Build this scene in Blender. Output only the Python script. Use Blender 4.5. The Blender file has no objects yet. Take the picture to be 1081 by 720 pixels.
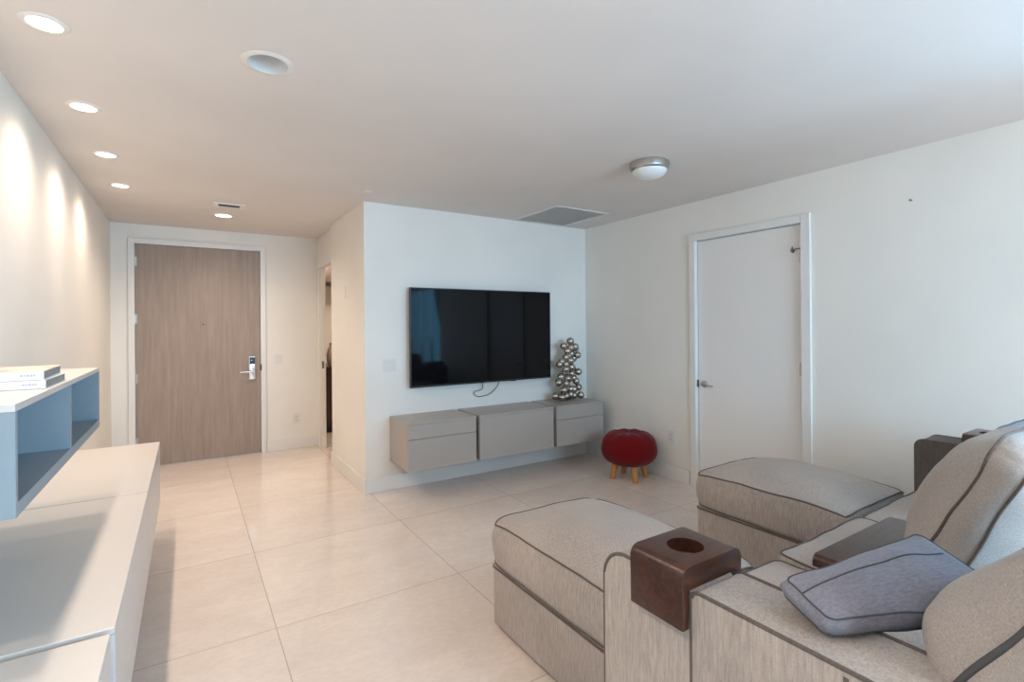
import bpy, bmesh, math, random
from mathutils import Vector, Matrix, noise

# ------------------------------------------------------------------ camera
scn = bpy.context.scene
HC = 1.51
cam_d = bpy.data.cameras.new('camera')
cam = bpy.data.objects.new('camera', cam_d)
scn.collection.objects.link(cam)
YAW, PITCH, ROLL = .5721, .0011, -.0081
s_, c_ = math.sin(YAW), math.cos(YAW)
F = Vector((s_*math.cos(PITCH), c_*math.cos(PITCH), math.sin(PITCH)))
R0 = Vector((c_, -s_, 0)); U0 = R0.cross(F)
RR = R0*math.cos(ROLL) + U0*math.sin(ROLL)
UU = -R0*math.sin(ROLL) + U0*math.cos(ROLL)
M = Matrix((RR, UU, -F)).transposed().to_4x4()
M.translation = Vector((0, 0, HC))
cam.matrix_world = M
cam_d.sensor_width = 36
cam_d.lens = 532.28/1081*36
cam_d.shift_y = -(360-343.83)/1081
cam_d.clip_start = .02
scn.camera = cam

# ------------------------------------------------------------------ view, world, lights
scn.view_settings.view_transform = 'Standard'
scn.view_settings.look = 'None'
scn.view_settings.gamma = 1
scn.view_settings.use_curve_mapping = False
scn.view_settings.exposure = 0.5

def lin(h):
    if isinstance(h, str):
        h = h.lstrip('#'); v = [int(h[i:i+2], 16)/255 for i in (0, 2, 4)]
    else:
        v = [x/255 for x in h]
    return tuple(x/12.92 if x <= .04045 else ((x+.055)/1.055)**2.4 for x in v)

w = bpy.data.worlds.new('sky'); scn.world = w; w.use_nodes = True
w.node_tree.nodes['Background'].inputs[0].default_value = (.45, .72, 1, 1)
w.node_tree.nodes['Background'].inputs[1].default_value = .6

DAY = (.40, .705, 1.0)
DAYR = (.16, .60, 1.0)
WARM = (1.0, .815, .655)
P_RIGHT, P_BACK, P_CAN, P_HALL, P_REAR_FILL = 36, 78, 9.0, 18, 42

def area(name, loc, rot, sx, sy, power, col, spread=180):
    l = bpy.data.lights.new(name, 'AREA'); l.shape = 'RECTANGLE'
    l.spread = math.radians(spread); l.size = sx; l.size_y = sy; l.energy = power; l.color = col
    o = bpy.data.objects.new(name, l); o.location = loc; o.rotation_euler = rot
    scn.collection.objects.link(o); return o
# daylight: right hand window (behind the picture's right edge) and back window
area('daylight_right', (3.99, -.53, 1.5), (0, math.radians(80), 0), 1.46, 1.52, P_RIGHT, DAYR, 150)
area('daylight_back', (2.2, -2.81, 1.62), (math.radians(72), 0, 0), 2.6, 1.6, P_BACK, DAY, 120)

# ------------------------------------------------------------------ constants of the place
X0, X1, X2, Y1, Y2, H = -.684, 1.348, 3.978, 4.56, 6.801, 2.653
YB = -2.8
rnd = random.Random(7)

# ------------------------------------------------------------------ helpers
def link(o): scn.collection.objects.link(o); return o
def mesh_obj(name, bm, mat, parent=None, smooth=False, angle=35):
    me = bpy.data.meshes.new(name)
    bmesh.ops.recalc_face_normals(bm, faces=bm.faces[:])
    bm.to_mesh(me); bm.free()
    if mat: me.materials.append(mat)
    if smooth:
        for p in me.polygons: p.use_smooth = True
        if angle < 180: me.set_sharp_from_angle(angle=math.radians(angle))
    o = bpy.data.objects.new(name, me); link(o)
    if parent: o.parent = parent
    return o
def tag(o, label=None, cat=None, group=None, kind=None):
    if label: o['label'] = label
    if cat: o['category'] = cat
    if group: o['group'] = group
    if kind: o['kind'] = kind
    return o
def thing(name, label, cat, loc=(0, 0, 0), rot=(0, 0, 0), group=None):
    o = bpy.data.objects.new(name, None); o.empty_display_size = .05
    o.location = loc; o.rotation_euler = rot; link(o)
    return tag(o, label, cat, group)
def struct(name, bm, mat, **k):
    return tag(mesh_obj(name, bm, mat, **k), kind='structure')

def B(): return bmesh.new()
def box(bm, x0, x1, y0, y1, z0, z1, bev=0, seg=2):
    t = bmesh.new()
    bmesh.ops.create_cube(t, size=1)
    for v in t.verts:
        v.co = Vector((x0+(v.co.x+.5)*(x1-x0), y0+(v.co.y+.5)*(y1-y0), z0+(v.co.z+.5)*(z1-z0)))
    if bev: bmesh.ops.bevel(t, geom=t.edges[:], offset=bev, segments=seg, profile=.5, affect='EDGES')
    merge(bm, t); return bm
def merge(bm, t, mat=None):
    me = bpy.data.meshes.new('tmp'); t.to_mesh(me); t.free()
    if mat: me.transform(mat)
    bm.from_mesh(me); bpy.data.meshes.remove(me)
def lathe(bm, prof, seg=32, mat=None, caps=True):
    t = bmesh.new(); rings = []
    for r, z in prof:
        if r < 1e-6: rings.append([t.verts.new((0, 0, z))])
        else: rings.append([t.verts.new((r*math.cos(a*2*math.pi/seg), r*math.sin(a*2*math.pi/seg), z)) for a in range(seg)])
    for a, b in zip(rings, rings[1:]):
        for i in range(seg):
            j = (i+1) % seg
            if len(a) == 1 and len(b) == 1: continue
            if len(a) == 1: t.faces.new((a[0], b[i], b[j]))
            elif len(b) == 1: t.faces.new((a[i], b[0], a[j]))
            else: t.faces.new((a[i], b[i], b[j], a[j]))
    if caps:
        for ring, in ((rings[0],), (rings[-1],)):
            if len(ring) > 1: t.faces.new(ring)
    merge(bm, t, mat); return bm
def tube(bm, pts, r, seg=8, closed=False, caps=True):
    pts = [Vector(p) for p in pts]; n = len(pts); rings = []
    up = None
    rs = r if isinstance(r, (list, tuple)) else [r]*n
    for i, p in enumerate(pts):
        if closed: d = (pts[(i+1) % n]-pts[i-1]).normalized()
        else: d = (pts[min(i+1, n-1)]-pts[max(i-1, 0)]).normalized()
        if up is None:
            up = d.orthogonal().normalized()
        up = (up-d*up.dot(d))
        up = up.normalized() if up.length > 1e-6 else d.orthogonal().normalized()
        q = d.cross(up)
        rings.append([bm.verts.new(p+(up*math.cos(a*2*math.pi/seg)+q*math.sin(a*2*math.pi/seg))*rs[i]) for a in range(seg)])
    m = n if closed else n-1
    for i in range(m):
        a, b = rings[i], rings[(i+1) % n]
        # best twist match on the closing ring
        off = 0
        if closed and i == n-1:
            off = min(range(seg), key=lambda k: (a[0].co-b[k].co).length)
        for k in range(seg):
            bm.faces.new((a[k], a[(k+1) % seg], b[(k+1+off) % seg], b[(k+off) % seg]))
    if not closed and caps:
        bm.faces.new(rings[0][::-1]); bm.faces.new(rings[-1])
    return bm

def spaced(n, r):
    # parameter values in [-1,1], denser near the ends
    return [math.sin((i/n-.5)*math.pi)*.55 + (i/n*2-1)*.45 for i in range(n+1)]
def rrect(x, y, w, d, r):
    cx = max(-w/2+r, min(w/2-r, x)); cy = max(-d/2+r, min(d/2-r, y))
    dx, dy = x-cx, y-cy; l = math.hypot(dx, dy)
    if dx and dy and l > 1e-9:
        k = max(abs(dx), abs(dy))/l; dx *= k; dy *= k
    return cx+dx, cy+dy
class Soft:
    """A boxed cushion: x,y in plan, z through the thickness; crowned faces, puffed sides, wrinkles."""
    def __init__(s, wd, dp, th, crown=.03, under=0., side=.012, r=.05, wrinkle=.004, seed=0, er=.012, pinch=0., sag=0., ex=2.6, taper=0., bv=0., exb=None):
        s.w, s.d, s.t, s.c, s.u, s.s, s.r, s.k, s.seed, s.er, s.p, s.sag, s.ex, s.tp, s.bv, s.exb = wd, dp, th, crown, under, side, r, wrinkle, seed, er, pinch, sag, ex, taper, bv, exb or ex
    def pt(s, u, v, w):
        x, y = u*s.w/2, v*s.d/2
        x, y = rrect(x, y, s.w, s.d, s.r)
        th = s.t*(1 - s.p*(abs(u)**6*abs(v)**6))          # corners slightly thinner
        z = w*th/2
        f = (1-abs(u)**s.ex)*(1-abs(v)**(s.ex if v > 0 else s.exb))
        e = max(0, f)
        z += (s.c if w > 0 else -s.u)*e*abs(w)*(1-s.bv*v)
        out = s.s*(1-w*w)
        n = Vector((x/(s.w/2), y/(s.d/2)))
        m = max(abs(u), abs(v))
        if m > .999:
            ex = u if abs(u) > .999 else 0; ey = v if abs(v) > .999 else 0
            x += ex*out; y += ey*out
        # round the edge a little
        p = Vector((x, y, z))
        q = Vector((x*3.1+s.seed*7.3, y*3.1-s.seed*3.1, z*5+s.seed))
        nz = noise.noise(q*1.3)+.55*noise.noise(q*3.3)
        p.z += s.k*nz*(1 if abs(w) > .98 else .3)*(w if w else 0)
        if m > .999: 
            p.x += s.k*.7*noise.noise(q*2.1+Vector((5, 1, 3)))*(1-w*w)
            p.y += s.k*.7*noise.noise(q*2.1+Vector((1, 9, 3)))*(1-w*w)
        if s.tp: p.y *= 1+s.tp*u; p.z *= 1+s.tp*.6*u
        if s.sag: p.z -= s.sag*(u*.5+.5)**2
        return p
    def build(s, n=26, nw=8):
        bm = bmesh.new(); us = spaced(n, 0); ws = [i/nw*2-1 for i in range(nw+1)]
        top = {}
        def V(d, key, p):
            if key not in d: d[key] = bm.verts.new(p)
            return d[key]
        allv = {}
        for w in (1, -1):
            for i in range(n):
                for j in range(n):
                    ks = [(i, j), (i+1, j), (i+1, j+1), (i, j+1)]
                    f = [V(allv, (a, b, w), s.pt(us[a], us[b], w)) for a, b in ks]
                    bm.faces.new(f if w > 0 else f[::-1])
        per = [(i, 0) for i in range(n)]+[(n, j) for j in range(n)]+[(i, n) for i in range(n, 0, -1)]+[(0, j) for j in range(n, 0, -1)]
        L = len(per)
        for q in range(L):
            a, b = per[q], per[(q+1) % L]
            for k in range(nw):
                w0, w1 = ws[k], ws[k+1]
                f = [V(allv, (a[0], a[1], w0), s.pt(us[a[0]], us[a[1]], w0)), V(allv, (b[0], b[1], w0), s.pt(us[b[0]], us[b[1]], w0)),
                     V(allv, (b[0], b[1], w1), s.pt(us[b[0]], us[b[1]], w1)), V(allv, (a[0], a[1], w1), s.pt(us[a[0]], us[a[1]], w1))]
                bm.faces.new(f)
        return bm
    def loop(s, w, n=26, out=.0, dz=0.):
        us = spaced(n, 0)
        per = [(i, 0) for i in range(n)]+[(n, j) for j in range(n)]+[(i, n) for i in range(n, 0, -1)]+[(0, j) for j in range(n, 0, -1)]
        r = []
        for a, b in per:
            p = s.pt(us[a], us[b], w); l = math.hypot(p.x, p.y)
            r.append(p+Vector((p.x/l*out, p.y/l*out, dz)))
        return r

def rounded_profile(pts, seg=8):
    """pts: (a, b, radius) polygon corners -> rounded outline"""
    out = []; n = len(pts)
    for i in range(n):
        p = Vector(pts[i][:2]); r = pts[i][2]
        a = Vector(pts[i-1][:2]); b = Vector(pts[(i+1) % n][:2])
        if r <= 0: out.append(p); continue
        da = (a-p).normalized(); db = (b-p).normalized()
        ang = da.angle(db); t = r/math.tan(ang/2)
        s = p+da*t; e = p+db*t; c = p+(da+db).normalized()*(r/math.sin(ang/2))
        a0 = math.atan2(s.y-c.y, s.x-c.x); a1 = math.atan2(e.y-c.y, e.x-c.x)
        d = (a1-a0+math.pi) % (2*math.pi)-math.pi
        for k in range(seg+1):
            q = a0+d*k/seg; out.append(Vector((c.x+r*math.cos(q), c.y+r*math.sin(q))))
    return out
def extrude_profile(bm, prof, a0, a1, axis='x', bev=0, seg=2):
    t = bmesh.new()
    def P(a, q):
        if axis == 'x': return (a, q.x, q.y)
        if axis == 'y': return (q.x, a, q.y)
        return (q.x, q.y, a)
    A = [t.verts.new(P(a0, q)) for q in prof]; C = [t.verts.new(P(a1, q)) for q in prof]
    n = len(prof)
    t.faces.new(A); t.faces.new(C[::-1])
    for i in range(n): t.faces.new((A[i], C[i], C[(i+1) % n], A[(i+1) % n]))
    if bev:
        es = [e for e in t.edges if (e.verts[0] in A and e.verts[1] in A) or (e.verts[0] in C and e.verts[1] in C)]
        bmesh.ops.bevel(t, geom=es, offset=bev, segments=seg, profile=.5, affect='EDGES')
    merge(bm, t); return bm

# ------------------------------------------------------------------ materials
def mat(name, col, rough=.5, metal=0., spec=.5):
    m = bpy.data.materials.new(name); m.use_nodes = True
    b = m.node_tree.nodes['Principled BSDF']
    b.inputs['Base Color'].default_value = (*col, 1); b.inputs['Roughness'].default_value = rough
    b.inputs['Metallic'].default_value = metal; b.inputs['Specular IOR Level'].default_value = spec
    return m
def N(m, t, **k):
    n = m.node_tree.nodes.new(t)
    for a, b in k.items(): setattr(n, a, b)
    return n
def L(m, a, b): m.node_tree.links.new(a, b)
def bsdf(m): return m.node_tree.nodes['Principled BSDF']
def ramp(m, fac, c0, c1, p0=0., p1=1.):
    r = N(m, 'ShaderNodeValToRGB'); r.color_ramp.elements[0].position = p0; r.color_ramp.elements[1].position = p1
    r.color_ramp.elements[0].color = (*c0, 1); r.color_ramp.elements[1].color = (*c1, 1)
    L(m, fac, r.inputs[0]); return r.outputs[0]
def coords(m, scale, kind='Object'):
    t = N(m, 'ShaderNodeTexCoord'); mp = N(m, 'ShaderNodeMapping'); mp.inputs['Scale'].default_value = scale
    L(m, t.outputs[kind], mp.inputs[0]); return mp.outputs[0]
def noise_tex(m, co, scale=1., detail=3., rough=.55):
    n = N(m, 'ShaderNodeTexNoise'); n.inputs['Scale'].default_value = scale; n.inputs['Detail'].default_value = detail
    n.inputs['Roughness'].default_value = rough; L(m, co, n.inputs['Vector']); return n.outputs['Fac']
def mixc(m, fac, a, b, mode='MIX'):
    n = N(m, 'ShaderNodeMix', data_type='RGBA', blend_type=mode)
    if isinstance(fac, (int, float)): n.inputs[0].default_value = fac
    else: L(m, fac, n.inputs[0])
    for i, v in ((6, a), (7, b)):
        if isinstance(v, tuple): n.inputs[i].default_value = (*v, 1)
        else: L(m, v, n.inputs[i])
    return n.outputs[2]
def bump(m, h, dist=.002, strength=.4):
    n = N(m, 'ShaderNodeBump'); n.inputs['Distance'].default_value = dist; n.inputs['Strength'].default_value = strength
    L(m, h, n.inputs['Height']); L(m, n.outputs[0], bsdf(m).inputs['Normal'])

def paint(name, col, rough=.6, amount=.03):
    m = mat(name, col, rough, spec=.3)
    n = noise_tex(m, coords(m, (1, 1, 1)), 1.3, 2)
    c = ramp(m, n, tuple(x*(1-amount) for x in col), tuple(min(1, x*(1+amount)) for x in col), .3, .7)
    L(m, c, bsdf(m).inputs['Base Color'])
    bump(m, noise_tex(m, coords(m, (1, 1, 1)), 260, 2), .0006, .15)
    return m
WALL = paint('wall_paint', (.86, .825, .765))
CEIL = paint('ceiling_paint', (.77, .725, .69), .75)
TRIM = paint('trim_white', (.82, .80, .76), .35, .01)
DOORW = paint('door_white', (.86, .825, .79), .4, .01)

def fabric(name, dark, light, streak=(150, 150, 16), amt=1.0):
    m = mat(name, light, .9, spec=.15)
    n1 = noise_tex(m, coords(m, streak), 1, 3, .6)
    n2 = noise_tex(m, coords(m, (330, 330, 260)), 1, 2, .6)
    n3 = noise_tex(m, coords(m, (2.5, 2.5, 2.5)), 1, 2, .5)
    c1 = ramp(m, n1, dark, light, .22, .76)
    c2 = ramp(m, n2, dark, light, .2, .75)
    c = mixc(m, .35, c1, c2)
    g = ramp(m, n3, (.88, .88, .88), (1.06, 1.05, 1.04), .3, .7)
    c = mixc(m, 1., c, g, 'MULTIPLY')
    L(m, c, bsdf(m).inputs['Base Color'])
    bsdf(m).inputs['Sheen Weight'].default_value = .12
    bump(m, n2, .0012, .35)
    return m
SOFA = fabric('sofa_fabric', lin((140, 129, 121)), lin((199, 188, 180)))
SOFAD = fabric('cushion_fabric', lin((144, 134, 127)), lin((195, 185, 178)), (70, 260, 260))
PIPE = fabric('piping_fabric', lin((84, 75, 70)), lin((116, 105, 98)))
PILG = fabric('grey_blue_fabric', lin((106, 106, 117)), lin((150, 148, 159)), (50, 240, 240))
PIPG = mat('dark_piping', lin((80, 79, 80)), .9)
ARMD = fabric('charcoal_fabric', lin((78, 71, 67)), lin((118, 108, 102)))

def wood(name, dark, light, scale, rough=.35, det=5, coat=0):
    m = mat(name, light, rough)
    n = noise_tex(m, coords(m, scale), 1, det, .65)
    c = ramp(m, n, dark, light, .3, .7)
    L(m, c, bsdf(m).inputs['Base Color']); bump(m, n, .0006, .2)
    bsdf(m).inputs['Coat Weight'].default_value = coat
    return m
OAK = wood('door_oak', lin((148, 130, 117)), lin((166, 149, 135)), (34, 34, 2.2), .5, 8)
WALNUT = wood('dark_walnut', lin((42, 23, 16)), lin((80, 44, 30)), (10, 60, 60), .28, 4, .15)
LEGW = wood('stool_leg_wood', lin((168, 112, 58)), lin((206, 150, 88)), (60, 60, 8), .45)
ESP = wood('espresso_wood', lin((44, 30, 22)), lin((70, 48, 34)), (40, 40, 4), .4)

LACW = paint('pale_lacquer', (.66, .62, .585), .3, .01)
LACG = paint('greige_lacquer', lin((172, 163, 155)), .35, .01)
LACS = paint('blue_shade_lacquer', (.27, .33, .37), .38, .01)  # shelf carcass and cabinet sides: bluish daylight shade painted into the lacquer
CHROME = mat('chrome', (.78, .78, .78), .18, 1)
NICKEL = mat('brushed_nickel', (.55, .53, .50), .3, 1)
STEEL = mat('dark_steel', (.22, .22, .22), .4, 1)
BRONZE = mat('bronze', (.12, .075, .045), .45, .6)
BLACKP = mat('black_plastic', (.012, .012, .013), .35)
SCREEN = mat('screen_glass', (.004, .004, .005), .05, spec=.22)
PLATE = mat('white_plastic', (.78, .76, .73), .4)
DARKP = mat('dark_slot', (.05, .05, .05), .7)
BALLM = mat('silver_ball', (.46, .42, .38), .2, 1)
RED = fabric('red_wool', lin((84, 3, 9)), lin((128, 10, 18)), (90, 90, 90))
GRILLE = mat('grille_metal', (.72, .72, .72), .5)
FROST = mat('frosted_glass', (.80, .82, .82), .35)
PAPER = mat('page_edges', (.50, .48, .46), .9)
SPINE = mat('cover_white', (.74, .74, .74), .4)
PRINT = mat('spine_print', (.45, .46, .48), .6)
def emit(name, col, st):
    m = bpy.data.materials.new(name); m.use_nodes = True; nt = m.node_tree
    nt.nodes.remove(bsdf(m)); e = N(m, 'ShaderNodeEmission'); e.inputs[0].default_value = (*col, 1); e.inputs[1].default_value = st
    L(m, e.outputs[0], nt.nodes['Material Output'].inputs[0]); return m
LAMP = emit('lamp_lens', (1, .95, .86), 6)

def page_lines():
    w_ = N(PAPER, 'ShaderNodeTexWave', wave_type='BANDS', bands_direction='Z')
    w_.inputs['Scale'].default_value = 260; L(PAPER, coords(PAPER, (1, 1, 1)), w_.inputs[0])
    L(PAPER, ramp(PAPER, w_.outputs['Fac'], (.22, .21, .20), (.42, .40, .38)), bsdf(PAPER).inputs['Base Color'])
page_lines()
def cover_mat():
    m = mat('picture_cover', (.8, .75, .68), .3)
    co = coords(m, (6, 9, 1)); n = noise_tex(m, co, 1, 2)
    L(m, ramp(m, n, lin((232, 218, 202)), lin((196, 128, 92)), .46, .62), bsdf(m).inputs['Base Color']); return m
COVER = cover_mat()

# floor: polished marble tiles, 1.018 m grid
TX, TY, TP = .3679, 2.7826, 1.0183
def floor_mat():
    m = mat('marble_tiles', (.7, .62, .54), .14, spec=.5)
    t = N(m, 'ShaderNodeTexCoord'); sx = N(m, 'ShaderNodeSeparateXYZ'); L(m, t.outputs['Object'], sx.inputs[0])
    def math_(op, a, b=None):
        n = N(m, 'ShaderNodeMath', operation=op)
        for i, v in enumerate((a, b)):
            if v is None: continue
            if isinstance(v, (int, float)): n.inputs[i].default_value = v
            else: L(m, v, n.inputs[i])
        return n.outputs[0]
    def cell(o, off):
        q = math_('DIVIDE', math_('SUBTRACT', o, off), TP)
        fr = math_('SUBTRACT', q, math_('FLOOR', q))
        d = math_('MINIMUM', fr, math_('SUBTRACT', 1, fr))
        return math_('FLOOR', q), math_('LESS_THAN', d, .0022)
    ix, gx = cell(sx.outputs[0], TX); iy, gy = cell(sx.outputs[1], TY)
    grout = math_('MAXIMUM', gx, gy)
    cmb = N(m, 'ShaderNodeCombineXYZ'); L(m, ix, cmb.inputs[0]); L(m, iy, cmb.inputs[1])
    wn = N(m, 'ShaderNodeTexWhiteNoise', noise_dimensions='3D'); L(m, cmb.outputs[0], wn.inputs['Vector'])
    # offset the stone pattern per tile
    vm = N(m, 'ShaderNodeVectorMath', operation='SCALE'); vm.inputs['Scale'].default_value = 9.
    L(m, wn.outputs['Color'], vm.inputs[0])
    va = N(m, 'ShaderNodeVectorMath', operation='ADD'); L(m, vm.outputs[0], va.inputs[0]); L(m, t.outputs['Object'], va.inputs[1])
    mp = N(m, 'ShaderNodeMapping'); mp.inputs['Scale'].default_value = (1, 2.0, 1); mp.inputs['Rotation'].default_value = (0, 0, .35)
    L(m, va.outputs[0], mp.inputs[0])
    n1 = noise_tex(m, mp.outputs[0], 2.6, 8, .68)
    n2 = noise_tex(m, mp.outputs[0], 22, 4, .6)
    base = ramp(m, n1, lin((223, 210, 201)), lin((235, 223, 214)), .3, .7)
    fine = ramp(m, n2, (.955, .95, .945), (1.03, 1.03, 1.03), .35, .7)
    c = mixc(m, 1., base, fine, 'MULTIPLY')
    # sparse little brown pits
    n3 = noise_tex(m, mp.outputs[0], 60, 2, .5)
    pit = ramp(m, n3, (1, 1, 1), lin((205, 170, 150)), .72, .78)
    n4 = noise_tex(m, mp.outputs[0], 3.1, 2, .5)
    c = mixc(m, ramp(m, n4, (0, 0, 0), (.8, .8, .8), .56, .66), c, mixc(m, 1., c, pit, 'MULTIPLY'))
    tone = ramp(m, wn.outputs['Value'], (.95, .945, .94), (1.02, 1.02, 1.02))
    c = mixc(m, 1., c, tone, 'MULTIPLY')
    c = mixc(m, grout, c, lin((186, 166, 152)))
    L(m, c, bsdf(m).inputs['Base Color'])
    rr = ramp(m, n2, (.10, .10, .10), (.2, .2, .2))
    L(m, rr, bsdf(m).inputs['Roughness'])
    return m
FLOOR = floor_mat()

# ------------------------------------------------------------------ the room
b = B(); box(b, X0-.12, X2+.12, YB-.12, 8.6, -.1, 0); struct('floor', b, FLOOR)
# ceiling with round holes for the recessed cans and the empty speaker can
CANS = [(-.44, 2.515+.84*i) for i in range(-2, 4)]
HALLCAN = (.314, 5.85); EMPTY = (.300, 2.394)
b = B(); box(b, X0-.12, X2+.12, YB-.12, 8.6, H+.16, H+.26)
# lower skin with holes
def ceiling_skin(bm, holes, x0, x1, y0, y1, z):
    t = bmesh.new(); edges = []
    def ring(pts):
        vs = [t.verts.new(p) for p in pts]
        for i in range(len(vs)): edges.append(t.edges.new((vs[i], vs[(i+1) % len(vs)])))
    ring([(x0, y0, z), (x1, y0, z), (x1, y1, z), (x0, y1, z)])
    for hx, hy, r in holes: ring([(hx+r*math.cos(a*math.pi/16), hy+r*math.sin(a*math.pi/16), z) for a in range(32)])
    bmesh.ops.triangle_fill(t, use_beauty=True, use_dissolve=False, edges=edges)
    merge(bm, t)
ceiling_skin(b, [(EMPTY[0], EMPTY[1], .084)], X0-.12, X2+.12, YB-.12, 8.6, H)
struct('ceiling', b, CEIL)

b = B(); box(b, X0-.12, X0, YB-.12, Y2+.12, 0, H); struct('wall_left', b, WALL)
# entry wall with the door opening
DX0, DX1, DH = -.474, .744, 2.438
b = B(); box(b, X0, DX0-.02, Y2, Y2+.12, 0, H); box(b, DX1+.02, X1+.07, Y2, Y2+.12, 0, H); box(b, DX0-.02, DX1+.02, Y2, Y2+.12, DH+.02, H)
struct('wall_entry', b, WALL)
# hallway wall: near pier, then a plane set back 6 cm holding the doorway
XR = 1.408; DY0, DY1, DHH = 5.93, 6.62, 2.26
b = B(); box(b, X1, XR+.06, Y1, 5.80, 0, H); box(b, XR, XR+.06, 5.80, DY0, 0, H); box(b, XR, XR+.06, DY1, Y2, 0, H); box(b, XR, XR+.06, DY0, DY1, DHH, H)
struct('wall_hallway', b, WALL)
b = B(); box(b, XR+.06, X2, Y1, Y1+.12, 0, H); struct('wall_television', b, WALL)
# right wall: door niche and window opening
RY0, RY1, RH = 2.055, 3.01, 2.285
WY0, WY1, WZ0, WZ1 = -1.32, .26, .76, 2.48
b = B()
box(b, X2, X2+.12, RY1+.02, Y1+.12, 0, H); box(b, X2, X2+.12, WY1, RY0-.02, 0, H); box(b, X2, X2+.12, RY0-.02, RY1+.02, RH+.02, H)
box(b, X2, X2+.12, WY0, WY1, 0, WZ0); box(b, X2, X2+.12, WY0, WY1, WZ1, H); box(b, X2, X2+.12, YB-.12, WY0, 0, H)
struct('wall_right', b, WALL)
BX0, BX1 = .88, 3.52
b = B(); box(b, X0, BX0, YB-.12, YB, 0, H); box(b, BX1, X2, YB-.12, YB, 0, H); box(b, BX0, BX1, YB-.12, YB, 0, WZ0); box(b, BX0, BX1, YB-.12, YB, WZ1, H)
struct('wall_back', b, WALL)
# small room behind the hallway doorway
struct('wall_powder_room_back', box(B(), XR+.06, 3.2, 8.3, 8.42, 0, H), WALL)
struct('wall_powder_room_right', box(B(), 3.2, 3.32, Y1+.12, 8.42, 0, H), WALL)
struct('wall_powder_room_left', box(B(), XR+.06, XR+.1, Y2+.12, 8.3, 0, H), WALL)
# windows (out of the picture, they bring the daylight)
def window(name, along, a0, a1, at, thick):
    b = B(); f = .05
    n = 3
    def bar(p0, p1, z0, z1):
        if along == 'y': box(b, at, at+thick, p0, p1, z0, z1)
        else: box(b, p0, p1, at, at+thick, z0, z1)
    bar(a0, a1, WZ0, WZ0+f); bar(a0, a1, WZ1-f, WZ1)
    for i in range(n+1):
        p = a0+(a1-a0-f)*i/n; bar(p, p+f, WZ0+f, WZ1-f)
    return struct(name, b, TRIM)
window('window_1', 'y', WY0, WY1, X2+.05, .05)
window('window_2', 'x', BX0, BX1, YB-.09, .05)

# baseboards
def bb(name, x0, x1, y0, y1, h=.135):
    b = B(); box(b, x0, x1, y0, y1, 0, h, .004); struct(name, b, TRIM)
t_ = .016
bb('baseboard_left', X0, X0+t_, YB, Y2)
b = B(); box(b, X0+t_, DX0-.065, Y2-t_, Y2, 0, .135, .004); box(b, DX1+.065, XR, Y2-t_, Y2, 0, .135, .004); struct('baseboard_entry', b, TRIM)
b = B(); box(b, X1-t_, X1, Y1-t_, 5.80, 0, .135, .004); struct('baseboard_hallway', b, TRIM)
bb('baseboard_television', X1, X2-t_, Y1-t_, Y1)
b = B(); box(b, X2-t_, X2, RY1+.085, Y1, 0, .135, .004); box(b, X2-t_, X2, YB, RY0-.085, 0, .135, .004); struct('baseboard_right', b, TRIM)

# ------------------------------------------------------------------ entry door
b = B(); box(b, DX0, DX1, Y2+.012, Y2+.057, .008, DH, .002)
d1 = tag(mesh_obj('door_1', b, OAK), kind='structure', label='wide pale brown wood entry door with keypad lock at the end of the hall')
b = B()
for x0, x1, z0, z1 in ((DX0-.06, DX0-.004, 0, DH+.06), (DX1+.004, DX1+.06, 0, DH+.06), (DX0-.004, DX1+.004, DH+.004, DH+.06)):
    box(b, x0, x1, Y2-.022, Y2+.1, z0, z1, .003)
struct('trim_1', b, TRIM)
for z in (.28, .97, 1.62, 2.25):
    b = B(); lathe(b, [(.009, -.055), (.009, .055)], 12, Matrix.Translation((DX0-.004, Y2+.006, z)))
    box(b, DX0-.004, DX0+.016, Y2+.008, Y2+.0125, z-.05, z+.05)
    mesh_obj('hinge', b, NICKEL, d1, True)
lx, lz = .652, 1.05
b = B(); box(b, lx-.036, lx+.036, Y2-.012, Y2+.014, lz-.155, lz+.125, .006, 3)
lock = mesh_obj('lock_plate', b, CHROME, d1, True)
b = B(); box(b, lx-.027, lx+.03, Y2-.0165, Y2-.011, lz+.03, lz+.112, .002); mesh_obj('keypad', b, BLACKP, lock)
b = B(); lathe(b, [(.012, 0), (.012, .004)], 16, Matrix.Translation((lx, Y2-.0165, lz+.006)) @ Matrix.Rotation(math.radians(90), 4, 'X'))
lathe(b, [(.005, 0), (.005, .003)], 12, Matrix.Translation((lx-.004, Y2-.0165, lz+.078)) @ Matrix.Rotation(math.radians(90), 4, 'X'))
mesh_obj('keyhole', b, NICKEL, lock, True)
b = B(); lathe(b, [(.018, 0), (.018, .03), (.012, .045)], 20, Matrix.Translation((lx, Y2-.012, lz-.058)) @ Matrix.Rotation(math.radians(90), 4, 'X'))
tube(b, [(lx, Y2-.052, lz-.058), (lx-.03, Y2-.055, lz-.058), (lx-.08, Y2-.055, lz-.06), (lx-.135, Y2-.052, lz-.062)], [.012, .012, .0105, .009], 12)
mesh_obj('lever_handle', b, CHROME, d1, True)
b = B(); box(b, DX1-.001, DX1+.012, Y2-.024, Y2+.02, 1.0, 1.075); mesh_obj('strike', b, BRONZE, d1)
b = B(); lathe(b, [(0, 0), (.008, 0), (.009, .004), (.004, .006), (0, .006)], 16, Matrix.Translation((.155, Y2+.012, 1.56)) @ Matrix.Rotation(math.radians(90), 4, 'X'))
mesh_obj('peephole', b, BRONZE, d1, True)

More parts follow.
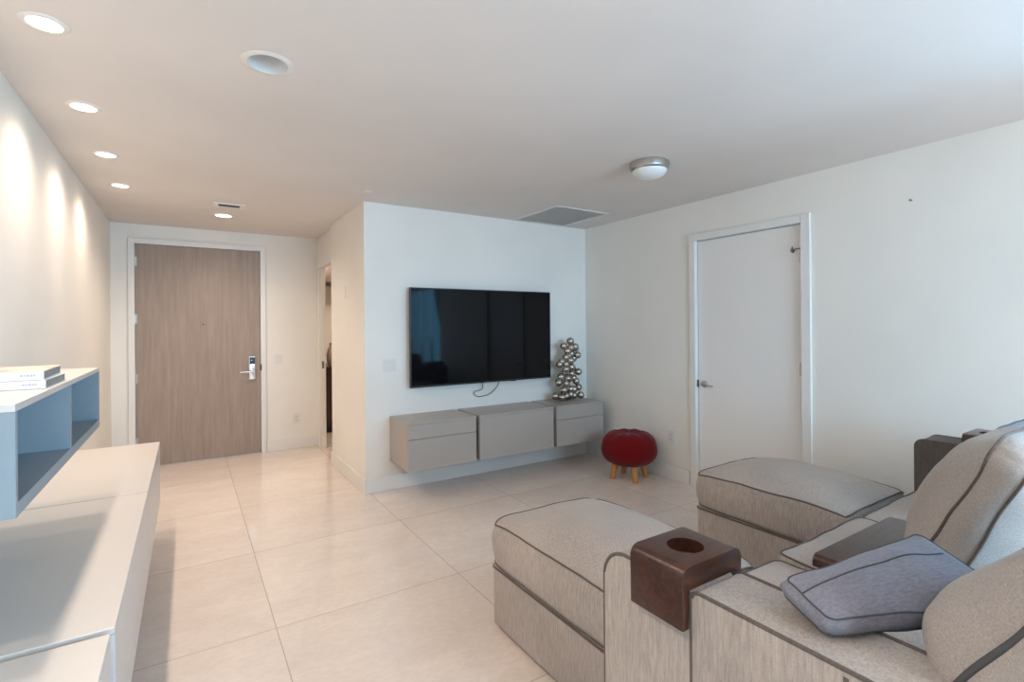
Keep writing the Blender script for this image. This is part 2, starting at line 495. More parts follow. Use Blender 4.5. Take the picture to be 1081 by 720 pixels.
# ------------------------------------------------------------------ white door in the right wall
b = B(); box(b, X2+.02, X2+.062, RY0+.004, RY1-.004, .008, RH-.004, .002)
d2 = tag(mesh_obj('door_2', b, DOORW), kind='structure', label='plain white flush door in the right wall behind the ottoman')
b = B()
for y0, y1, z0, z1 in ((RY0-.072, RY0-.002, 0, RH+.066), (RY1+.002, RY1+.066, 0, RH+.066), (RY0-.002, RY1+.002, RH+.002, RH+.066)):
    box(b, X2-.02, X2+.1, y0, y1, z0, z1, .003)
struct('trim_2', b, TRIM)
RX = Matrix.Rotation(math.radians(-90), 4, 'Y')
hy, hz = 2.945, .965
b = B(); lathe(b, [(0, 0), (.032, 0), (.032, .006), (.026, .012), (.013, .016), (.012, .045), (0, .047)], 24, Matrix.Translation((X2+.02, hy, hz)) @ RX)
tube(b, [(X2-.022, hy, hz), (X2-.028, hy-.03, hz-.002), (X2-.03, hy-.075, hz-.006), (X2-.026, hy-.115, hz-.008)], [.010, .0095, .008, .0075], 12)
mesh_obj('lever_handle', b, NICKEL, d2, True)
b = B(); box(b, X2-.001, X2+.03, RY1-.006, RY1+.001, hz-.03, hz+.035); mesh_obj('latch', b, STEEL, d2)
for z in (2.04, 1.16, .25):
    b = B(); lathe(b, [(.008, -.05), (.008, .05)], 12, Matrix.Translation((X2-.004, RY0-.001, z)))
    box(b, X2-.001, X2+.0195, RY0-.001, RY0+.02, z-.05, z+.05)
    hg = mesh_obj('hinge', b, NICKEL, d2, True)
    if z > 2:
        b = B(); tube(b, [(X2-.006, RY0-.001, z+.052), (X2-.012, RY0+.02, z+.052), (X2-.02, RY0+.05, z+.046)], .005, 8)
        lathe(b, [(0, 0), (.016, 0), (.02, .008), (.014, .018), (0, .02)], 16, Matrix.Translation((X2-.022, RY0+.048, z+.043)) @ Matrix.Rotation(math.radians(-100), 4, 'X'))
        tube(b, [(X2-.02, RY0+.05, z+.046), (X2-.03, RY0+.056, z+.07)], .005, 8)
        mesh_obj('door_stop', b, STEEL, hg, True)

# ------------------------------------------------------------------ hallway doorway (casing, jamb, strike)
b = B()
for y0, y1, z0, z1 in ((DY1+.0, DY1+.085, 0, DHH+.085), (DY0-.085, DY0, 0, DHH+.085), (DY0, DY1, DHH, DHH+.085)):
    box(b, XR-.02, XR, y0, y1, z0, z1, .003)
box(b, XR, XR+.050, DY1-.018, DY1, 0, DHH); box(b, XR, XR+.062, DY0, DY0+.018, 0, DHH)
t3 = struct('trim_3', b, TRIM)
b = B(); box(b, XR+.006, XR+.034, DY1-.0195, DY1-.0175, 1.0, 1.09); mesh_obj('strike_plate', b, STEEL, t3)
# behind the doorway
t = thing('vanity_cabinet', 'low dark wood cabinet seen through the narrow hallway doorway, under the grey vase', 'cabinet', (1.95, 7.75, 0))
b = B(); box(b, -.42, .75, -.25, .54, .1, .92, .004); mesh_obj('body', b, ESP, t)
b = B(); box(b, -.44, .77, -.27, .54, .92, .95, .003); mesh_obj('worktop', b, ESP, t)
b = B(); box(b, -.38, .71, -.19, .5, 0, .1); mesh_obj('plinth', b, DARKP, t)
for xa, xb in ((-.40, .16), (.18, .73)): mesh_obj('cabinet_door', box(B(), xa, xb, -.27, -.252, .12, .9, .003), ESP, t)
t = tag(mesh_obj('upper_cabinet', box(B(), 1.5, 2.75, 7.55, 8.29, 2.17, H-.002, .004), ESP), 'dark brown cabinet high up inside the narrow hallway doorway', 'cabinet')
b = B(); lathe(b, [(0, 0), (.05, 0), (.075, .07), (.08, .16), (.06, .24), (.035, .29), (.042, .34), (.036, .34), (.028, .29), (0, .27)], 24)
v_ = mesh_obj('vase', b, mat('grey_ceramic', lin((150, 138, 128)), .35), None, True); v_.location = (1.78, 7.62, .951)
tag(v_, 'grey vase on the dark cabinet beyond the hallway doorway', 'vase')
l = bpy.data.lights.new('powder_room_fill', 'POINT'); l.energy = 22; l.color = WARM; l.shadow_soft_size = .08  # unseen point light added to brighten the room behind the doorway
o = link(bpy.data.objects.new('powder_room_fill', l)); o.location = (1.75, 6.9, 2.5)

# ------------------------------------------------------------------ ceiling fittings
def spot(name, x, y, power, parts=((148, .58), (168, .22)), tilt=0):
    # a reflector lamp: strong narrow cone plus weak wide spill
    for ang, k in parts:
        l = bpy.data.lights.new(name, 'SPOT'); l.energy = power*4*k; l.color = WARM; l.spot_size = math.radians(ang); l.spot_blend = 1; l.shadow_soft_size = .04
        o = link(bpy.data.objects.new(name, l)); o.location = (x, y, H-.014); o.rotation_euler = (0, -math.radians(tilt), 0)
def downlight(x, y, label, power, r=.056):
    t = thing('recessed_light', label, 'ceiling light', (x, y, H), group=None)
    b = B(); lathe(b, [(r-.004, -.001), (r-.003, -.006), (r+.012, -.006), (r+.017, -.003), (r+.018, -.0005)], 40, caps=False); mesh_obj('trim_ring', b, TRIM, t, True)
    b = B(); lathe(b, [(0, -.004), (r-.004, -.004), (r-.004, -.0008), (0, -.0008)], 40, caps=False); mesh_obj('lens', b, LAMP, t)
    spot('lamp_or_fill_spot', x, y, power, tilt=7 if x < 0 else 0)
    return t
names = ['recessed light over the camera end of the left wall row, out of the picture', '',
         'largest bright recessed light, nearest in the row along the left wall',
         'second nearest lit recessed light in the row along the left wall',
         'third lit recessed light from the front in the row along the left wall',
         'farthest and smallest lit recessed light in the row along the left wall']
for i, (x, y) in enumerate(CANS):
    if i < 2: spot('lamp_or_fill_spot', x, y, P_CAN, tilt=7)
    else: downlight(x, y, names[i], P_CAN)
for x, y in ((1.0, -1.7), (2.3, -2.0), (3.3, -2.0)): spot('lamp_or_fill_spot', x, y, P_REAR_FILL, ((110, .5), (160, .6)))  # unseen fill spots added behind the camera to warm right wall and floor
downlight(*HALLCAN, 'lit recessed light in front of the entry door beside the small air vent', P_HALL, .074)
# empty, unlit can
t = thing('recessed_can', 'unlit round recessed can with a bluish white inside in the ceiling', 'ceiling light', (EMPTY[0], EMPTY[1], H))
b = B(); lathe(b, [(.080, .0), (.080, -.005), (.100, -.005), (.108, -.001)], 40, caps=False); mesh_obj('trim_ring', b, TRIM, t, True)
b = B(); lathe(b, [(.080, -.004), (.076, .03), (.067, .075), (.048, .11), (0, .125)], 40, caps=False); mesh_obj('reflector', b, mat('white_reflector', (.72, .73, .74), .3), t, True)
# flush mount lamp
t = thing('flush_ceiling_lamp', 'flush ceiling lamp with brushed nickel band and frosted glass bowl', 'ceiling light', (2.742, 2.455, H))
b = B(); lathe(b, [(0, 0), (.128, 0), (.135, -.006), (.137, -.016), (.132, -.05), (.124, -.058), (.11, -.058)], 56, caps=False); mesh_obj('metal_band', b, NICKEL, t, True)
b = B(); prof = [(.119*math.cos(a*math.pi/2/12), -.055-.062*math.sin(a*math.pi/2/12)) for a in range(13)]; prof[-1] = (0, prof[-1][1])
lathe(b, prof, 56, caps=False); mesh_obj('glass_bowl', b, FROST, t, True)
# return air grille
t = thing('return_air_grille', 'large square white slatted air grille in the ceiling near the television wall', 'air vent', (3.285, 4.15, H))
b = B(); hs = .345; hy_ = .375
for a in ((-hs, hs, -hy_, -hy_+.03), (-hs, hs, hy_-.03, hy_), (-hs, -hs+.03, -hy_+.03, hy_-.03), (hs-.03, hs, -hy_+.03, hy_-.03)): box(b, *a, -.008, -.0005, .002)
mesh_obj('frame', b, TRIM, t)
b = B(); n = 30
for i in range(n):
    x = -hs+.034+(2*hs-.068)*(i+.5)/n
    t2 = bmesh.new(); box(t2, -.0105, .0105, -hy_+.03, hy_-.03, -.0012, .0012); merge(b, t2, Matrix.Translation((x, 0, -.0045)) @ Matrix.Rotation(math.radians(-14), 4, 'Y'))
mesh_obj('slats', b, GRILLE, t)
b = B(); box(b, -hs+.03, hs-.03, -hy_+.03, hy_-.03, -.0012, -.0004); mesh_obj('backing', b, mat('grille_back', lin((196, 198, 200)), .8), t)
# small supply vent
t = thing('ceiling_air_vent', 'small rectangular air vent with dark slot in the hallway ceiling', 'air vent', (.332, 5.33, H))
b = B()
for a in ((-.13, .13, -.075, -.05), (-.13, .13, .05, .075), (-.13, -.085, -.05, .05), (.085, .13, -.05, .05)): box(b, *a, -.012, -.0005, .003)
mesh_obj('frame', b, TRIM, t)
b = B(); box(b, -.085, .085, -.05, .05, -.0025, -.0008); mesh_obj('backing', b, mat('vent_dark', lin((96, 100, 102)), .7), t)
b = B()
for i in range(5): t2 = bmesh.new(); box(t2, -.085, .085, -.008, .008, -.001, .001); merge(b, t2, Matrix.Translation((0, -.04+.02*i, -.007)) @ Matrix.Rotation(math.radians(40), 4, 'X'))
mesh_obj('slats', b, mat('vent_slats', lin((120, 124, 126)), .5), t)
# concealed sprinkler cover
b = B(); lathe(b, [(0, -.012), (.022, -.012), (.034, -.004), (.036, -.0005), (0, -.0005)], 24, caps=False)
o = mesh_obj('sprinkler_cover', b, PLATE, None, True); o.location = (1.28, 4.2, H); tag(o, 'small round sprinkler cover on the ceiling above the wall corner', 'sprinkler')

# ------------------------------------------------------------------ switches, outlets
def wall_plate(name, label, cat, loc, rot, wd, ht, kind):
    t = thing(name, label, cat, loc, rot)          # local: x along wall, -y into room
    b = B(); box(b, -wd/2, wd/2, -.006, -.0003, -ht/2, ht/2, .002); mesh_obj('cover_plate', b, PLATE, t)
    if kind == 'switch':
        k = max(1, round(wd/.075))
        for i in range(k):
            x = (i-(k-1)/2)*.046
            b = B(); box(b, x-.017, x+.017, -.0095, -.0055, -.033, .033, .0015); mesh_obj('rocker', b, PLATE, t)
    elif kind == 'outlet':
        for z in (-.02, .02):
            b = B(); box(b, -.016, .016, -.0085, -.0055, z-.015, z+.015, .002); so = mesh_obj('socket', b, PLATE, t)
            b = B(); box(b, -.008, -.005, -.0092, -.0083, z-.002, z+.008); box(b, .005, .008, -.0092, -.0083, z-.002, z+.008); box(b, -.002, .002, -.0092, -.0083, z-.010, z-.006)
            mesh_obj('slots', b, DARKP, so)
    return t
wall_plate('light_switch', 'double white rocker switch on the pale blue wall left of the television', 'switch', (1.575, Y1, 1.155), (0, 0, 0), .125, .115, 'switch')
wall_plate('light_switch', 'single light switch on the cream wall right of the entry door', 'switch', (.945, Y2, 1.13), (0, 0, 0), .075, .115, 'switch')
wall_plate('wall_outlet', 'wall outlet low on the cream wall right of the entry door', 'outlet', (1.147, Y2, .375), (0, 0, 0), .075, .115, 'outlet')
wall_plate('wall_outlet', 'wall outlet low on the right wall between red stool and white door', 'outlet', (X2, 3.315, .415), (0, 0, -math.pi/2), .078, .12, 'outlet')
b = B(); box(b, X1-.008, X1-.0003, 5.18, 5.26, 1.80, 1.93, .002)
tag(mesh_obj('door_chime', b, WALL), 'small cream cover plate high on the hallway wall near the corner', 'cover plate')
b = B(); lathe(b, [(0, 0), (.004, 0), (.004, .02), (.007, .021), (.007, .024), (0, .025)], 10, Matrix.Translation((X2, 1.35, 2.31)) @ RX)
tag(mesh_obj('picture_nail', b, STEEL, None, True), 'tiny nail high on the bare right wall', 'nail')

# ------------------------------------------------------------------ television
t = thing('television', 'large black flat television mounted on the pale blue wall', 'television', (2.565, 4.50, 1.41))
W2, H2 = .8175, .4725
b = B(); box(b, -W2, W2, -.034, .0, -H2, H2, .004); mesh_obj('case', b, BLACKP, t)
b = B(); box(b, -W2+.010, W2-.010, -.0348, -.0335, -H2+.017, H2-.010); mesh_obj('screen', b, SCREEN, t)
b = B(); box(b, -.55, .55, .0, .03, -.32, .2, .01); mesh_obj('rear_housing', b, BLACKP, t)
b = B(); box(b, -.25, .25, .028, .0595, -.15, .15); mesh_obj('wall_bracket', b, STEEL, t)
b = B(); box(b, -.024, .024, -.036, -.01, -H2-.007, -H2+.004, .001); mesh_obj('badge', b, NICKEL, t)
b = B(); box(b, .30, .36, -.03, -.01, -H2-.006, -H2+.002, .001); mesh_obj('sensor', b, BLACKP, t)
# hanging cable loop
pts = []
ctrl = [(2.535, .95), (2.55, .91), (2.545, .87), (2.50, .855), (2.455, .85), (2.45, .825), (2.49, .795), (2.56, .795), (2.63, .81), (2.69, .85), (2.735, .90), (2.75, .95)]
for i in range(len(ctrl)-1):
    p0, p1, p2, p3 = [ctrl[max(0, min(len(ctrl)-1, i+k))] for k in (-1, 0, 1, 2)]
    for k in range(6):
        q = k/6
        f = lambda a, b_, c, d: .5*(2*b_+(c-a)*q+(2*a-5*b_+4*c-d)*q*q+(-a+3*b_-3*c+d)*q**3)
        pts.append((f(p0[0], p1[0], p2[0], p3[0]), 4.525, f(p0[1], p1[1], p2[1], p3[1])))
pts.append((2.75, 4.525, .95))
tag(mesh_obj('power_cable', tube(B(), pts, .0042, 8), mat('cable_grey', (.07, .09, .11), .5), None, True), 'thin dark cable looping below the television', 'cable')

# ------------------------------------------------------------------ floating cabinets under the television
def drawer_unit(x0, x1, label, split, loc_y=(4.094, Y1-.002), z0=.27, z1=.685):
    t = thing('floating_cabinet', label, 'cabinet', (x0, loc_y[1], z0))
    wd, dp, ht = x1-x0, loc_y[1]-loc_y[0], z1-z0
    b = B(); box(b, .004, wd-.004, -dp+.022, -.0, .006, ht-.02, .001); mesh_obj('body', b, LACG, t)
    b = B(); box(b, 0, wd, -dp, 0, ht-.019, ht, .0015); mesh_obj('top_panel', b, LACG, t)
    for xa in (0, wd-.016): mesh_obj('side_panel', box(B(), xa, xa+.016, -dp+.021, 0, 0, ht-.0195, .001), LACG, t)
    if split:
        zs = ht-.019-.125
        b = B(); box(b, .001, wd-.001, -dp, -dp+.02, zs+.002, ht-.0205, .0015); mesh_obj('drawer', b, LACG, t)
        b = B(); box(b, .001, wd-.001, -dp, -dp+.02, 0, zs-.002, .0015); mesh_obj('drawer', b, LACG, t)
    else:
        b = B(); box(b, .001, wd-.001, -dp, -dp+.02, 0, ht-.0205, .0015); mesh_obj('flap_door', b, LACG, t)
    return t
drawer_unit(1.576, 2.236, 'left greige floating cabinet with two drawers under the television', True)
drawer_unit(2.272, 3.134, 'middle greige floating cabinet with one wide plain front under the television', False)
drawer_unit(3.172, 3.813, 'right greige floating cabinet with two drawers under the ball sculpture', True)

# ------------------------------------------------------------------ stacked ball sculpture
BALLS = [(242,147),(202,183),(278,190),(305,203),(228,222),(247,196),(265,243),(298,255),(290,280),(235,258),(205,268),(188,302),(240,293),(170,322),(215,320),(252,345),(275,352),(200,357),(217,385),(260,395),(310,383),(178,415),(215,427),(288,430),(150,455),(205,465),(305,455),(180,512),(240,505),(320,503),(270,514),(130,556),(165,565),(223,563),(278,562),(328,562)]
t = thing('ball_sculpture', 'tall sculpture of stacked shiny silver balls on the right cabinet', 'sculpture', (3.56, 4.37, .685))
k_ = 1/7.2*5.62/532.28/.841*.96
bx = [( (x-238)*k_, (572-y)*1/7.2*5.62/532.28) for x, y in BALLS]
zmin = min(z for _, z in bx)
br = .043
for i, (x, z) in enumerate(bx):
    z = z-zmin+br
    yy = (-.02, .015, -.03, .022, 0.)[i % 5]
    r = br*(.97 if i % 3 else 1.0)
    b = B(); bmesh.ops.create_uvsphere(b, u_segments=24, v_segments=14, radius=r)
    for v in b.verts: v.co += Vector((x, yy, max(r, z)))
    mesh_obj('ball', b, BALLM, t, True, 180)
for x, yy, z in ((-.08, .07, br), (-.01, .08, br), (.07, .075, br), (-.05, .05, .1), (.05, .055, .1), (-.01, .04, .16), (.02, .03, .23), (-.02, .025, .3), (.0, .03, .37), (.02, .03, .44), (.01, .02, .5), (.02, .0, .06), (.02, .0, .12)):
    b = B(); bmesh.ops.create_uvsphere(b, u_segments=24, v_segments=14, radius=br)
    for v in b.verts: v.co += Vector((x, yy, z))
    mesh_obj('ball', b, BALLM, t, True, 180)

# ------------------------------------------------------------------ red pouf stool
t = thing('pouf_stool', 'round red knitted pouf stool on four short wooden legs', 'stool', (3.668, 3.575, 0), (0, 0, math.radians(20)))
b = B(); prof = [(0, .128), (.06, .122), (.12, .122), (.16, .136), (.195, .168), (.213, .215), (.212, .265), (.195, .315), (.165, .35), (.13, .368), (.09, .374), (.05, .372), (.02, .364), (0, .362)]
# smooth profile
def smooth_prof(p, n=4):
    out = []
    for i in range(len(p)-1):
        a, b1, c, d = p[max(0, i-1)], p[i], p[i+1], p[min(len(p)-1, i+2)]
        for k in range(n):
            q = k/n
            f = lambda A, Bv, C, D: .5*(2*Bv+(C-A)*q+(2*A-5*Bv+4*C-D)*q*q+(-A+3*Bv-3*C+D)*q**3)
            out.append((max(0, f(a[0], b1[0], c[0], d[0])), f(a[1], b1[1], c[1], d[1])))
    out[0] = p[0]; out.append(p[-1]); return out
prof = [(r*1.28, z*1.23) for r, z in prof]; lathe(b, smooth_prof(prof), 64, caps=False)
for v in b.verts:
    a = math.atan2(v.co.y, v.co.x); r = math.hypot(v.co.x, v.co.y)
    if r > .005:
        k = 1+.018*math.cos(8*a)*min(1, max(0, (v.co.z-.12)/.25))+.006*math.cos(3*a+1)
        v.co.x *= k; v.co.y *= k
        if v.co.z > .40: v.co.z += .010*math.cos(8*a)*min(1, r/.1)*max(0, 1-r/.24)
    v.co += Vector((1, 1, 1))*.0022*noise.noise(v.co*45)
mesh_obj('cushion', b, RED, t, True, 180)
for k in range(4):
    a = math.radians(-136+90*k)
    b = B(); tube(b, [(.135*math.cos(a), .135*math.sin(a), .168), (.152*math.cos(a), .152*math.sin(a), .085), (.172*math.cos(a), .172*math.sin(a), 0)], [.035, .031, .024], 14)
    for v in b.verts:
        if v.co.z < .012: v.co.z = 0
    mesh_obj('leg', b, LEGW, t, True)

# ------------------------------------------------------------------ left wall: long floating cabinets
def left_unit(y0, y1, label, xf=-.174, z0=.262, z1=.685):
    t = thing('floating_cabinet', label, 'cabinet', (X0+.001, y0, z0))
    wd = xf-X0-.001; ln = y1-y0; ht = z1-z0
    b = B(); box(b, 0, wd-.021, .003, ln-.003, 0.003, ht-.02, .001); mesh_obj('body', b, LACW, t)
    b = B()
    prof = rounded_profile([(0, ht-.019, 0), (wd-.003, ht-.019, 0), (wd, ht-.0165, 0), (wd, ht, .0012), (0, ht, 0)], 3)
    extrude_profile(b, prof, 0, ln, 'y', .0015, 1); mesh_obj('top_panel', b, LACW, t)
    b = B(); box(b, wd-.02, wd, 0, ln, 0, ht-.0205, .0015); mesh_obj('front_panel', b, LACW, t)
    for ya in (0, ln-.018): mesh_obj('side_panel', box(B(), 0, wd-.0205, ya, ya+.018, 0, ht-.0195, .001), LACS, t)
    return t
left_unit(3.166, 4.505, 'far pale floating cabinet on the left wall, ending near the entry door')
left_unit(1.775, 3.154, 'middle pale floating cabinet on the left wall, below the cubby shelf')
left_unit(.36, 1.745, 'nearest pale floating cabinet on the left wall, at bottom left', -.181)

# cubby shelf
SX, SY0, SY1, SZ0, SZ1 = -.345, 1.648, 3.004, 1.062, 1.334
t = thing('cubby_shelf', 'wall hung open cubby shelf with two compartments above the left cabinets', 'shelf', (X0+.001, SY0, SZ0))
wd = SX-X0-.001; ln = SY1-SY0; ht = SZ1-SZ0; e = .018; eb = .034
b = B(); box(b, 0, wd, 0, ln, ht-e, ht, .001); mesh_obj('top_panel', b, LACW, t)
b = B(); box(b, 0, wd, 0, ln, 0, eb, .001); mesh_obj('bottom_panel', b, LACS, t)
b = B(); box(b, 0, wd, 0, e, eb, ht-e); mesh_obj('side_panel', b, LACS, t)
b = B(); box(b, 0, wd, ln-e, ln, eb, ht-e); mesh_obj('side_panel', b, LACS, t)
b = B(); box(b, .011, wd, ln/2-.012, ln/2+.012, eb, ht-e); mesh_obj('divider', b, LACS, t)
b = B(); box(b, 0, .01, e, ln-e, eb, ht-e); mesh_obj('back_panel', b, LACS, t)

# two picture books
def book(label, y0, z0, th, x1, ln, dp, rot, cover):
    t = thing('picture_book', label, 'book', (x1, y0, z0), (0, 0, rot), 'books on the cubby shelf')
    b = B(); box(b, -ln, -.003, .003, dp-.003, .0025, th-.0025); mesh_obj('pages', b, PAPER, t)
    b = B(); box(b, -ln-.002, 0, 0, dp, th-.0025, th, .0008); mesh_obj('front_cover', b, cover, t)
    b = B(); box(b, -ln-.002, 0, 0, dp, 0, .0025, .0008); mesh_obj('back_cover', b, SPINE, t)
    b = B(); box(b, -ln-.002, 0, -.0005, .0025, .0003, th-.0003, .0006); sp = mesh_obj('spine', b, SPINE, t)
    b = B()
    for i, (x, wd_) in enumerate(((-.052, .006), (-.044, .003), (-.039, .007), (-.030, .005), (-.0235, .004))):
        box(b, x, x+wd_, -.0012, -.0004, th*.42, th*.62)
    mesh_obj('spine_print', b, PRINT, sp)
book('lower white book of the pair lying on the cubby shelf', 2.03, SZ1+.0004, .026, -.358, .24, .30, 0, SPINE)
book('upper picture book with orange and cream cover on the cubby shelf', 2.03, SZ1+.0270, .027, -.362, .24, .30, math.radians(1.5), COVER)

# ------------------------------------------------------------------ sectional sofa
def cushion_part(name, sf, parent, loc, mt=SOFA, rot=(0, 0, 0), pipe=PIPE, pr=.0042, loops=(1, -1), n=26, out=.001):
    o = mesh_obj(name, sf.build(n), mt, parent, True, 180); o.location = loc; o.rotation_euler = rot
    for w_ in loops:
        p = mesh_obj('piping', tube(B(), sf.loop(w_, n, out), pr, 8, True), pipe, o, True, 180)
    return o
def base_box(bm, x0, x1, y0, y1, z0, z1, r=.03):
    pf = rounded_profile([(x0, y0, r), (x1, y0, r), (x1, y1, r), (x0, y1, r)], 6)
    extrude_profile(bm, pf, z0, z1, 'z', .006, 2); return bm

def ottoman(x0, x1, y0, y1, label, seed, zs=.318, zt=.532, crown=.085):
    cx, cy = (x0+x1)/2, (y0+y1)/2
    t = thing('ottoman', label, 'ottoman', (cx, cy, 0))
    wd, dp = x1-x0, y1-y0
    b = base_box(B(), -wd/2, wd/2, -dp/2, dp/2, .03, zs-.004); bs = mesh_obj('base', b, SOFA, t, True)
    pf = rounded_profile([(-wd/2, -dp/2, .03), (wd/2, -dp/2, .03), (wd/2, dp/2, .03), (-wd/2, dp/2, .03)], 6)
    mesh_obj('piping', tube(B(), [(p.x, p.y, zs-.012) for p in pf], .006, 8, True), PIPE, bs, True, 180)
    for sx in (-1, 1):
        for sy in (-1, 1):
            b = B(); lathe(b, [(.022, 0), (.026, .03)], 16, Matrix.Translation((sx*(wd/2-.06), sy*(dp/2-.06), 0))); mesh_obj('foot', b, ESP, t, True)
    sf = Soft(wd+.0, dp+.0, zt-zs, crown=crown, under=0, side=.014, r=.055, wrinkle=.006, seed=seed, ex=2.6, pinch=.2)
    cushion_part('cushion', sf, t, (0, 0, (zs+zt)/2), SOFA)
    return t
ottoman(1.285, 1.965, 1.20, 2.205, 'near sofa ottoman with grey tweed cushion in the foreground', 1)
ottoman(2.79, 3.50, 1.225, 2.13, 'far sofa ottoman with grey tweed cushion in front of the white door', 2, zs=.33, zt=.548)

sofa = thing('sectional_sofa', 'grey tweed sectional sofa with dark piping at the right', 'sofa', (2.3, .6, 0))
SO = Vector((2.3, .6, 0))
def loc_(x, y, z): return (x-SO.x, y-SO.y, z-SO.z)
SEATS = [(1.29, 2.03), (2.035, 2.77), (2.775, 3.475)]
for i, (x0, x1) in enumerate(SEATS):
    b = base_box(B(), x0-SO.x, x1-SO.x, .12-SO.y, 1.165-SO.y, .03, .34); mesh_obj('seat_base', b, SOFA, sofa, True)
    zt = (.545, .56, .56)[i]
    sf = Soft(x1-x0-.004, 1.03, zt-.345, crown=(.05, .035, .055)[i], side=.012, r=.04, wrinkle=.010, seed=11+i)
    cushion_part('seat_cushion', sf, sofa, loc_((x0+x1)/2, .645, (zt+.345)/2), SOFA)
AT = .835
def arm_panel(name, x0, x1, y0, y1, z0, z1, rf, rb, mt=SOFA):
    """upright upholstered slab running along y with rounded top corners and piped outlines"""
    pf = rounded_profile([(y0-SO.y, z0, .01), (y1-SO.y, z0, .01), (y1-SO.y, z1, rf), (y0-SO.y, z1, rb)], 8)
    b = extrude_profile(B(), pf, x0-SO.x, x1-SO.x, 'x', .012, 3)
    o = mesh_obj(name, b, mt, sofa, True, 50)
    for xx in ((x0+.004), (x1-.004)):
        mesh_obj('piping', tube(B(), [(xx-SO.x, q.x, q.y) for q in pf], .0055, 8, True), PIPE, o, True, 180)
    return o
arm_panel('arm', 1.07, 1.266, .836, 1.152, .03, AT, .085, .03)
o = arm_panel('arm', 1.07, 1.266, .10, .834, .03, AT, .02, .02)
mesh_obj('piping', tube(B(), [(1.0695-SO.x, .475-SO.y, .035), (1.0695-SO.x, .475-SO.y, AT-.012)], .005, 8), PIPE, o, True, 180)
arm_panel('arm', 3.49, 3.70, .10, 1.18, .03, .850, .045, .03, ARMD)
b = B()
pf = rounded_profile([(-.09, .03, .01), (.11, .03, .01), (.11, .80, .05), (-.09, .80, .05)], 8)
extrude_profile(b, [Vector((p.x+.0-SO.y, p.y)) for p in pf], 1.07-SO.x, 3.70-SO.x, 'x', .012, 3); mesh_obj('back_panel', b, SOFA, sofa, True, 50)

# loose back cushions and pillows: local x = width, y = height (up the cushion), z = thickness (front = +z)
def loose(name, label, cat, sf, corner_basis, mt, pipe, pr=.006, n=28):
    o = mesh_obj(name, sf.build(n), mt, None, True, 180)
    o.matrix_world = corner_basis
    tag(o, label, cat)
    for w_ in (1, -1):
        mesh_obj('piping', tube(B(), sf.loop(w_, n, .001), pr, 8, True), pipe, o, True, 180)
    return o
def basis(center, xdir, lean_deg, roll=0):
    """cushion standing with its width along xdir, leaning back by lean"""
    xd = Vector(xdir).normalized()
    up = Vector((0, 0, 1)); fr = up.cross(xd) * -1
    fr = Vector((0, 0, 1)).cross(xd)          # points to +y for xdir=+x
    a = math.radians(lean_deg)
    yv = up*math.cos(a) - fr*math.sin(a)
    zv = fr*math.cos(a) + up*math.sin(a)
    xv = yv.cross(zv)
    m = Matrix((xv, yv, zv)).transposed().to_4x4()
    m = m @ Matrix.Rotation(math.radians(roll), 4, 'Z')
    m.translation = Vector(center); return m
sfP = Soft(.70, .62, .093, crown=.14, under=.10, side=.012, r=.08, wrinkle=.014, seed=21, ex=3.2)
loose('back_cushion', 'big plump grey back cushion standing behind the wooden tray', 'cushion', sfP, basis((2.37, .565, .85), (1, 0, 0), 23.6), SOFAD, PIPE, .0045)
sfQ = Soft(.74, .62, .10, crown=.08, under=.06, side=.02, r=.05, wrinkle=.014, seed=22, ex=5, bv=.8, exb=14)
loose('back_cushion', 'grey back cushion leaning in the bottom right corner over the sofa arm', 'cushion', sfQ, basis((1.545, .148, 1.028), (1, -.08, 0), 30.5), SOFAD, PIPG, .0065)
def flat_basis(center, xdir, roll=0):
    xv = Vector(xdir).normalized(); yv = Vector((0, 0, 1)).cross(xv).normalized(); zv = xv.cross(yv)
    m = Matrix((xv, yv, zv)).transposed().to_4x4() @ Matrix.Rotation(math.radians(roll), 4, 'X')
    m.translation = Vector(center); return m
sfG = Soft(.48, .175, .045, crown=.045, under=.0, side=.010, r=.02, wrinkle=.014, seed=23, taper=.30)
G = loose('throw_pillow', 'blue grey throw pillow resting on the near sofa arm', 'pillow', sfG, flat_basis((1.378, .522, .884), (.433, -.133, .0), 14), PILG, PIPG, .002)
mesh_obj('seam', tube(B(), [sfG.pt(u/20, .2, 1)+Vector((0, 0, .0004)) for u in range(-20, 17)], .002, 6), PIPG, G, True, 180)
sfH = Soft(.50, .49, .10, crown=.07, under=.05, side=.012, r=.05, wrinkle=.008, seed=24)
loose('throw_pillow', 'dark grey cushion by the far sofa arm, mostly hidden behind the big back cushion', 'pillow', sfH, basis((3.15, .745, .80), (1, 0, 0), 22), PILG, PIPG, .004)

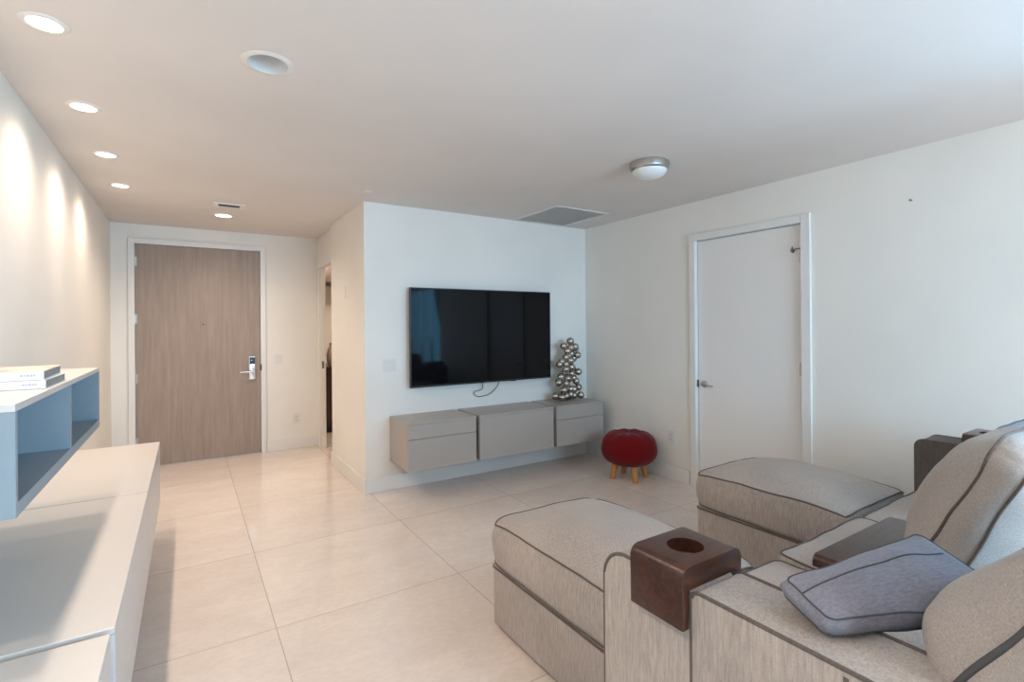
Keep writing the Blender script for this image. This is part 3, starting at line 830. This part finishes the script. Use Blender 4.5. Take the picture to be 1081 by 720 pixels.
# ------------------------------------------------------------------ wooden cup holders and tray
def cup_holder(label, x0, x1, y0, y1, ztop, zarm, zb, arm0, arm1):
    t = thing('cup_holder', label, 'cup holder', ((x0+x1)/2, (y0+y1)/2, zarm))
    cx, cy = (x0+x1)/2, (y0+y1)/2
    r = .026; hw = (x1-x0)/2; hd = (y1-y0)/2
    # outline in xz: a saddle over the arm
    a0, a1 = arm0-cx-.0015, arm1-cx+.0015
    outer = rounded_profile([(-hw, zb-zarm, 0), (-hw, ztop-zarm, r), (hw, ztop-zarm, r), (hw, zb-zarm, 0), (a1, zb-zarm, 0), (a1, .0015, 0), (a0, .0015, 0), (a0, zb-zarm, 0)], 8)
    b = extrude_profile(B(), outer, -hd, hd, 'y', .003, 2)
    o = mesh_obj('saddle', b, WALNUT, t, True, 40)
    cut = mesh_obj('cutter', lathe(B(), [(.05, .02), (.05, .3)], 40), None)
    cut.location = t.location
    md = o.modifiers.new('hole', 'BOOLEAN'); md.object = cut; md.operation = 'DIFFERENCE'; md.solver = 'EXACT'
    bpy.context.view_layer.update()
    dg = bpy.context.evaluated_depsgraph_get()
    me = bpy.data.meshes.new_from_object(o.evaluated_get(dg)); o.modifiers.clear(); o.data = me
    bpy.data.objects.remove(cut)
    h = ztop-zarm
    b = B(); lathe(b, [(.0495, h-.001), (.0495, .012), (0, .012)], 40, caps=False); mesh_obj('cup_well', b, WALNUT, t, True)
    return t
cup_holder('dark wood cup holder straddling the near sofa arm', 1.045, 1.292, .838, 1.018, .893, AT, .735, 1.07, 1.266)
cup_holder('dark wood cup holder on the far sofa arm', 3.462, 3.728, .79, .965, .918, .850, .76, 3.49, 3.70)
b = B(); pf = rounded_profile([(-.345, 0, .004), (.345, 0, .004), (.345, .045, .022), (-.345, .045, .022)], 6)
extrude_profile(b, pf, -.10, .10, 'y', .004, 2)
o = mesh_obj('wooden_tray', b, WALNUT, None, True, 40); o.location = (2.32, .89, .597)
tag(o, 'flat dark wood tray lying on the middle sofa seat', 'tray')
